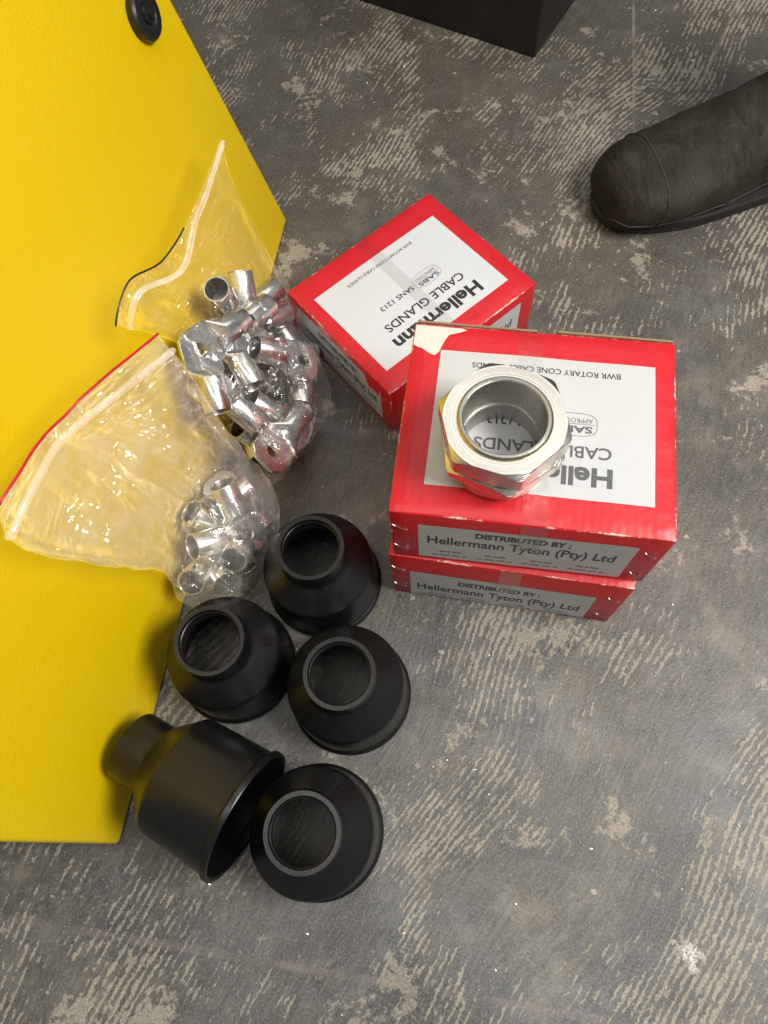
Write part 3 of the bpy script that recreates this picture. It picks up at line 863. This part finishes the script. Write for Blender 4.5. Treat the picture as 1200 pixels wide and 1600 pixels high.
# ------------------------------------------------------------------ cable lugs
def lug_meshes():
    n = 40
    ro, ri, Lb = 0.0112, 0.0094, 0.027
    prof = [(ri, 0.0), (ro, 0.0), (ro, Lb), (ri, Lb)]
    vs, fs = [], []
    # barrel along +x
    st = [(0.0, ri), (0.0006, ro - .0001), (0.0008, ro), (Lb, ro)]
    ring = lambda x, r: [(x, r * math.cos(2 * math.pi * i / n), r * math.sin(2 * math.pi * i / n)) for i in range(n)]
    for x, r in [(Lb - .002, 0.0004), (Lb - .002, ri), (0.0008, ri), (0.0, ri + .0003), (0.0, ro - .0004), (0.0006, ro), (Lb, ro)]:
        vs += ring(x, r)
    k = 7
    # flattening neck: circle -> flat bar
    for q, (x, f) in enumerate(((Lb + .003, .35), (Lb + .006, .75), (Lb + .008, 1.0))):
        for i in range(n):
            a = 2 * math.pi * i / n
            cy, cz = math.cos(a), math.sin(a)
            e = 0.35
            fy = math.copysign(abs(cy) ** e, cy) * 0.0170
            fz = math.copysign(abs(cz) ** e, cz) * 0.0022 - 0.0030
            vs.append((x, ro * cy * (1 - f) + fy * f, ro * cz * (1 - f) + fz * f))
        k += 1
    for s in range(k - 1):
        for i in range(n):
            j = (i + 1) % n
            fs.append((s * n + i, s * n + j, (s + 1) * n + j, (s + 1) * n + i))
    barrel = pydata('barrel', vs, fs)
    # palm: plate with clipped corners and a bolt hole
    x0, x1, hw = Lb + .0075, Lb + .0405, 0.0172
    out = [(x0, -hw), (x1 - .007, -hw), (x1 - .0015, -hw + .006), (x1, -hw + .010), (x1, hw - .010), (x1 - .0015, hw - .006), (x1 - .007, hw), (x0, hw)]
    hc = Vector(((x0 + x1) / 2 + .001, 0))
    m_ = 32
    rh = 0.0056
    vs, fs = [], []

    def outer(a):
        d = Vector((math.cos(a), math.sin(a)))
        best = None
        for i in range(len(out)):
            p, q = Vector(out[i]), Vector(out[(i + 1) % len(out)])
            e = q - p
            den = d.x * e.y - d.y * e.x
            if abs(den) < 1e-9: continue
            w = p - hc
            t = (w.x * e.y - w.y * e.x) / den
            u = (w.x * d.y - w.y * d.x) / den
            if t > 0 and -1e-6 <= u <= 1 + 1e-6 and (best is None or t < best): best = t
        return hc + d * best
    angs = sorted(set([2 * math.pi * i / m_ for i in range(m_)] + [math.atan2(p[1] - hc.y, p[0] - hc.x) % (2 * math.pi) for p in out]))
    N = len(angs)
    zt, zb = -0.0008, -0.0052
    for a in angs:
        po = outer(a)
        ph = hc + Vector((math.cos(a), math.sin(a))) * rh
        pi_ = po + (hc - po).normalized() * 0.0005
        vs += [(ph.x, ph.y, zt), (pi_.x, pi_.y, zt), (po.x, po.y, zt - .0005), (po.x, po.y, zb + .0005), (pi_.x, pi_.y, zb), (ph.x, ph.y, zb)]
    for i in range(N):
        j = (i + 1) % N
        for q in range(6):
            p = (q + 1) % 6
            fs.append((i * 6 + q, i * 6 + p, j * 6 + p, j * 6 + q))
    palm = pydata('palm', vs, fs)
    # stamped size marks on the palm
    bm = bmesh.new()
    for i in range(5):
        bmesh.ops.create_cube(bm, size=1, matrix=Matrix.Translation((x0 + .0035, -.0075 + i * .0036, zt + .00005)) @ Matrix.Diagonal((.0012, .0018, .0003, 1)))
    marks = bpy.data.meshes.new('stamp_marks')
    bm.to_mesh(marks)
    bm.free()
    barrel.materials.append(M['tin']); barrel.materials.append(M['tin_shaded'])
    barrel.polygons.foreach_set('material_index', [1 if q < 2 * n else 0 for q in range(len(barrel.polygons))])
    for me, sm in ((barrel, 40), (palm, 40), (marks, 40)):
        if not me.materials: me.materials.append(M['tin'])
        me.polygons.foreach_set('use_smooth', [True] * len(me.polygons))
        me.set_sharp_from_angle(angle=R(sm))
        b2 = bmesh.new(); b2.from_mesh(me); bmesh.ops.recalc_face_normals(b2, faces=b2.faces[:]); b2.to_mesh(me); b2.free()
    return barrel, palm, marks


barrel_me, palm_me, marks_me = lug_meshes()


def lug(M9, label, group):
    p, d, z = Vector(M9[0:3]), Vector(M9[3:6]).normalized(), Vector(M9[6:9])
    z = (z - d * z.dot(d)).normalized()
    y = z.cross(d)
    mt = Matrix((d, y, z)).transposed().to_4x4()
    mt.translation = p
    r = empty('cable_lug', mt)
    tag(r, label, 'cable lug', group)
    for nm, me in (('barrel', barrel_me), ('palm', palm_me), ('stamp_marks', marks_me)):
        o = bpy.data.objects.new(nm, me)
        col.objects.link(o)
        o.parent = r
    return r


LA = 'tinned copper cable lug heaped in the bag with the black zip stripe'
LB = 'tinned copper cable lug inside the bag with the red zip stripe'
own_a = {0: 'cable lug at the top of the black-striped bag, round mouth facing up', 8: 'cable lug lying across the black-striped bag, palm nearest the askew carton', 11: 'cable lug with palm flat at the right bulge of the black-striped bag',
         16: 'cable lug whose palm reaches lowest in the black-striped bag'}
own_b = {0: 'cable lug with open mouth facing up, right of centre in the red-striped bag', 1: 'cable lug with open mouth at the bottom left of the red-striped bag', 2: 'cable lug with open mouth at the bottom right of the red-striped bag', 4: 'cable lug highest in the red-striped bag, just below the other bag'}
for i, q in enumerate(LUGS_A): lug(q, own_a.get(i, LA), 'lugs in the black-striped bag')
for i, q in enumerate(LUGS_B): lug(q, own_b.get(i, LB), 'lugs in the red-striped bag')

# ------------------------------------------------------------------ zip bags
def crom(p0, p1, p2, p3, t):
    return 0.5 * ((2 * p1) + (p2 - p0) * t + (2 * p0 - 5 * p1 + 4 * p2 - p3) * t * t + (3 * p1 - p0 - 3 * p2 + p3) * t ** 3)


LUG_BALLS = [(x, 0, 0, .0125) for x in (.001, .008, .016, .024)] + [(x, y, -.003, .0065) for x in (.032, .040, .048, .057, .064) for y in (-.013, -.006, 0, .006, .013)]


def balls(lugs):
    out = []
    for q in lugs:
        p, d, z = Vector(q[0:3]), Vector(q[3:6]).normalized(), Vector(q[6:9])
        z = (z - d * z.dot(d)).normalized()
        y = z.cross(d)
        out += [(p + d * a + y * b + z * c, r) for a, b, c, r in LUG_BALLS]
    return out


def bag(CP, nu, nv, film, amp, seed, root, hn=(0, 0, 1), lugs=()):
    CP = [[Vector(p) for p in r] for r in CP]
    nr, nc = len(CP), len(CP[0])
    rows = []
    for j in range(nv + 1):
        v = j / nv * (nr - 1)
        a = min(int(v), nr - 2)
        t = v - a
        rows.append([crom(CP[max(a - 1, 0)][c], CP[a][c], CP[a + 1][c], CP[min(a + 2, nr - 1)][c], t) for c in range(nc)])
    grid = []
    for r in rows:
        line = []
        for i in range(nu):
            u = i / nu * nc
            a = int(u) % nc
            t = u - int(u)
            line.append(crom(r[(a - 1) % nc], r[a], r[(a + 1) % nc], r[(a + 2) % nc], t))
        grid.append(line)
    # crumple
    out = []
    off = Vector((seed * 3.7, seed * 1.3, 0))
    for j in range(nv + 1):
        for i in range(nu):
            p = grid[j][i]
            du = grid[j][(i + 1) % nu] - grid[j][i - 1]
            dv = grid[min(j + 1, nv)][i] - grid[max(j - 1, 0)][i]
            n = du.cross(dv)
            if n.length > 1e-12: n.normalize()
            # creases: sharp folds from the ridged noise, stretched along the bag
            fv = j / nv
            fold = 1 - abs(noise.noise((p + off) * 26)) * 2
            fold2 = 1 - abs(noise.noise((p + off * 2) * 62)) * 2
            k = amp * min(1.0, 0.25 + fv * 2.2)
            d = (fold * 0.75 + fold2 * 0.30 + noise.noise((p - off) * 12) * 0.8) * k
            front = (i / nu * nc) < 4.2
            q = p + n * d if front else p + n * d * 0.15
            # film stays outside the panel and above the floor
            e = (q - PA).dot(PN)
            if e < 0.0025: q = q + PN * (0.0025 - e)
            if q.z < 0.0015: q.z = 0.0015 + 0.0006 * abs(noise.noise(p * 80))
            out.append(q)
    # the film clings over the lugs it holds
    hn = np.array(hn)
    bl = balls(lugs)
    bc = np.array([tuple(b[0]) for b in bl]); br = np.array([b[1] for b in bl])
    bt_ = bc @ hn; bperp = bc - np.outer(bt_, hn)
    V = np.array([tuple(q) for q in out])
    vt = V @ hn; vp = V - np.outer(vt, hn)
    need = np.zeros(len(V))
    isf = np.array([(k % nu) / nu * nc < 4.05 and (k // nu) / nv > 0.22 for k in range(len(V))])
    for k in np.nonzero(isf)[0]:
        d2 = ((bperp - vp[k]) ** 2).sum(1)
        ok = d2 < br * br
        if ok.any(): need[k] = max(0.0, (bt_[ok] + np.sqrt(br[ok] ** 2 - d2[ok])).max() - vt[k])
    G = need.reshape(nv + 1, nu); G0 = G.copy(); msk = isf.reshape(nv + 1, nu)
    for it in range(14):
        S_ = (np.roll(G, 1, 1) + np.roll(G, -1, 1) + np.vstack([G[:1], G[:-1]]) + np.vstack([G[1:], G[-1:]])) / 4
        G = np.where(msk, np.maximum(S_, G0), S_ * 0.0)
    V = V + np.outer(G.ravel(), hn)
    out = [Vector(v) for v in V]
    fs = []
    for j in range(nv):
        for i in range(nu):
            i2 = (i + 1) % nu
            fs.append((j * nu + i, j * nu + i2, (j + 1) * nu + i2, (j + 1) * nu + i))
    me = pydata('film', out, fs)
    uvl = me.uv_layers.new(name='UVMap')
    k = 0
    for j in range(nv):
        for i in range(nu):
            for (a, b) in ((i, j), (i + 1, j), (i + 1, j + 1), (i, j + 1)):
                uvl.data[k].uv = (a / nu * 0.42 + seed, b / nv * 0.30)
                k += 1
    link('film', me, film, root, 180)
    return out, nu


def span(out, nu, j, a, b, n=60, lift=0.0006):
    """points along row j between loop fractions a and b"""
    pts = []
    for i in range(n + 1):
        u = (a + (b - a) * i / n) * nu
        i0 = int(math.floor(u)) % nu
        t = u - math.floor(u)
        p = out[j * nu + i0].lerp(out[j * nu + (i0 + 1) % nu], t)
        pts.append(p + PN * lift)
    return pts


ba = empty('zip_bag')
tag(ba, 'clear plastic zip bag with a black stripe, full of cable lugs', 'plastic bag')
oa, na = bag(BAG_A, 176, 150, M['film_a'], 0.0022, 1, ba, HEAP_N[0], LUGS_A)
link('black_stripe', tube_me('black_stripe', span(oa, na, 0, 0.0, 0.34), 0.0007, 6), M['stripe_black'], ba, 60)
link('zip_track', tube_me('zip_track', span(oa, na, 17, 0.0, 0.5, 90, 0.0010), 0.0014, 6), M['zip'], ba, 60)
link('zip_track', tube_me('zip_track', span(oa, na, 20, 0.0, 0.5, 90, 0.0008), 0.0009, 6), M['zip'], ba, 60)
bb = empty('zip_bag')
tag(bb, 'crumpled cloudy plastic zip bag with a red stripe, lying against the yellow cabinet', 'plastic bag')
ob, nb_ = bag(BAG_B, 176, 150, M['film_b'], 0.0030, 2, bb, HEAP_N[1], LUGS_B)
link('red_stripe', tube_me('red_stripe', span(ob, nb_, 0, 0.0, 0.49), 0.0009, 6), M['stripe_red'], bb, 60)
link('zip_track', tube_me('zip_track', span(ob, nb_, 18, 0.0, 0.5, 90, 0.0012), 0.0022, 8), M['zip'], bb, 60)

# ------------------------------------------------------------------ work boot
bt = empty('work_boot', Matrix.Translation((0.262, 0.556, 0)) @ Matrix.Rotation(R(9), 4, 'Z'))
tag(bt, 'dusty dark leather work boot on the floor at the right edge', 'boot')
# local x runs from the toe (0) to the heel (0.30)
sec = [(.0025, .016, .0040, .036, .020), (.007, .012, .010, .049, .034), (.018, .010, .024, .060, .0455), (.036, .010, .044, .067, .0530), (.060, .010, .068, .071, .0560), (.090, .010, .098, .075, .0555), (.125, .011, .128, .082, .0520),
       (.160, .012, .156, .094, .0475), (.200, .013, .178, .110, .0440), (.245, .014, .190, .128, .0420), (.290, .018, .196, .146, .0410), (.305, .055, .198, .164, .0420), (.303, .100, .198, .184, .0435), (.301, .160, .194, .208, .0450), (.304, .215, .188, .230, .0470)]
vs, fs = [], []
n = 40
fine = []
for i in range(len(sec) - 1):
    for q in range(4):
        t = q / 4
        a0, a1, a2, a3 = [Vector(sec[min(max(i + k, 0), len(sec) - 1)]) for k in (-1, 0, 1, 2)]
        fine.append(crom(a0, a1, a2, a3, t))
fine.append(Vector(sec[-1]))
for s in fine:
    b = Vector((s[0], 0, s[1])); t_ = Vector((s[2], 0, s[3])); w = s[4]
    c = (b + t_) / 2; h = (t_ - b) / 2
    for i in range(n):
        a = 2 * math.pi * i / n
        ca, sa_ = math.cos(a), math.sin(a)
        e = 0.72 if ca < 0 else 0.95
        k1 = math.copysign(abs(ca) ** e, ca)
        k2 = math.copysign(abs(sa_) ** 0.80, sa_)
        p = c + h * k1 + Vector((0, w * k2, 0))
        # creases across the vamp
        if 0.075 < p.x < 0.200 and ca > -0.5:
            kk = max(0, math.sin((p.x + 0.35 * abs(p.y) + 0.02 * noise.noise(p * 14)) * 165)) ** 2
            p.z -= 0.0095 * kk * (0.45 + noise.noise(p * 22)) * min(1, (p.x - 0.075) / 0.03)
        p += Vector((0, 0, 1)) * 0.0022 * noise.noise(p * 28) + Vector((0, math.copysign(1, p.y) * 0.6, 1)) * 0.0075 * noise.noise(p * 13 + Vector((4, 2, 1))) * min(1, max(0, (p.z - 0.015) / 0.03))
        vs.append(p)
for s in range(len(fine) - 1):
    for i in range(n):
        j = (i + 1) % n
        fs.append((s * n + i, s * n + j, (s + 1) * n + j, (s + 1) * n + i))
fs.append(tuple(range(n))[::-1])
bme = pydata('boot_upper', vs, fs)
b2 = bmesh.new(); b2.from_mesh(bme); bmesh.ops.recalc_face_normals(b2, faces=b2.faces[:]); b2.to_mesh(bme); b2.free()
upo = link('boot_upper', bme, M['boot'], bt, 180)
# welted sole
outl = []
for i in range(72):
    a = 2 * math.pi * i / 72
    x = 0.1535 - 0.1535 * math.copysign(abs(math.cos(a)) ** 0.80, math.cos(a))
    f = x / 0.30
    wv = 0.0520 - 0.010 * max(0, min(1, (f - 0.30) / 0.5))
    outl.append((x, wv * math.copysign(abs(math.sin(a)) ** 0.72, math.sin(a))))
vs, fs = [], []
lay = [(0.95, 0.0005), (0.985, 0.003), (0.985, 0.009), (1.0, 0.0105), (1.0, 0.0145), (0.97, 0.0165)]
for k, z in lay: vs += [(0.153 + (x - 0.153) * k, y * k, z + 0.004 * max(0, (0.05 - x) / 0.05) * (z < .01)) for x, y in outl]
for s in range(len(lay) - 1):
    for i in range(72):
        j = (i + 1) % 72
        fs.append((s * 72 + i, s * 72 + j, (s + 1) * 72 + j, (s + 1) * 72 + i))
fs.append(tuple(range(72))[::-1]); fs.append(tuple((len(lay) - 1) * 72 + i for i in range(72)))
link('sole', pydata('sole', vs, fs), M['sole'], bt, 35)
# toe-cap seam, a second row of stitching behind it and the rand seam round the toe
for k, rr in ((13, 0.0007),):
    cs = [v.co.copy() for v in upo.data.vertices[k * n:(k + 1) * n]]
    cen = sum(cs, Vector()) / n
    up_ = [i for i in range(n) if cs[i].z > 0.016]
    gap = max(range(len(up_)), key=lambda q: (up_[(q + 1) % len(up_)] - up_[q]) % n)
    up_ = up_[gap + 1:] + up_[:gap + 1]
    pts = [cs[i] + (cs[i] - cen).normalized() * 0.0005 for i in up_]
    link('toe_cap_seam', tube_me('toe_cap_seam', pts, rr, 6), M['thread'], bt, 60)
for sgn_ in (1, -1):
    pts = []
    for k in range(2, 40):
        cs = [v.co.copy() for v in upo.data.vertices[k * n:(k + 1) * n]]
        side_ = [c for c in cs if c.y * sgn_ > 0]
        c = min(side_, key=lambda q: abs(q.z - (0.024 + 0.008 * max(0, k - 14) / 26)))
        cen = sum(cs, Vector()) / n
        pts.append(c + (c - cen).normalized() * 0.0004)
    sm_ = [sum(pts[max(0, i - 1):i + 2], Vector()) / len(pts[max(0, i - 1):i + 2]) for i in range(len(pts))]
    link('rand_seam', tube_me('rand_seam', sm_, 0.0009, 6), M['thread'], bt, 60)
# pull loop and collar
cs = [v.co.copy() for v in upo.data.vertices[(len(fine) - 1) * n:len(fine) * n]]
link('collar', tube_me('collar', cs + [cs[0]], 0.0045, 8), M['boot'], bt, 60)

# ------------------------------------------------------------------ swarf
bm = bmesh.new()
for i in range(950):
    x, y = random.uniform(-0.35, 0.55), random.uniform(-0.2, 1.0)
    if (Vector((x, y, 0)) - PA).dot(PN) < 0.01: continue
    s = random.choice((.0004, .0005, .0005, .0006, .0008, .0011))
    mt = Matrix.Translation((x, y, 0.0004 + s * .3)) @ Matrix.Rotation(random.uniform(0, 6.3), 4, 'Z') @ Matrix.Rotation(random.uniform(-.6, .6), 4, 'X') @ Matrix.Rotation(random.uniform(-.6, .6), 4, 'Y') @ Matrix.Diagonal((s * random.uniform(.7, 2.6), s * random.uniform(.4, .9), .00015, 1))
    bmesh.ops.create_cube(bm, size=1, matrix=mt)
tag(link('metal_swarf', bm, M['swarf']), 'bright specks of metal swarf scattered over the worn floor', 'swarf', kind='stuff')
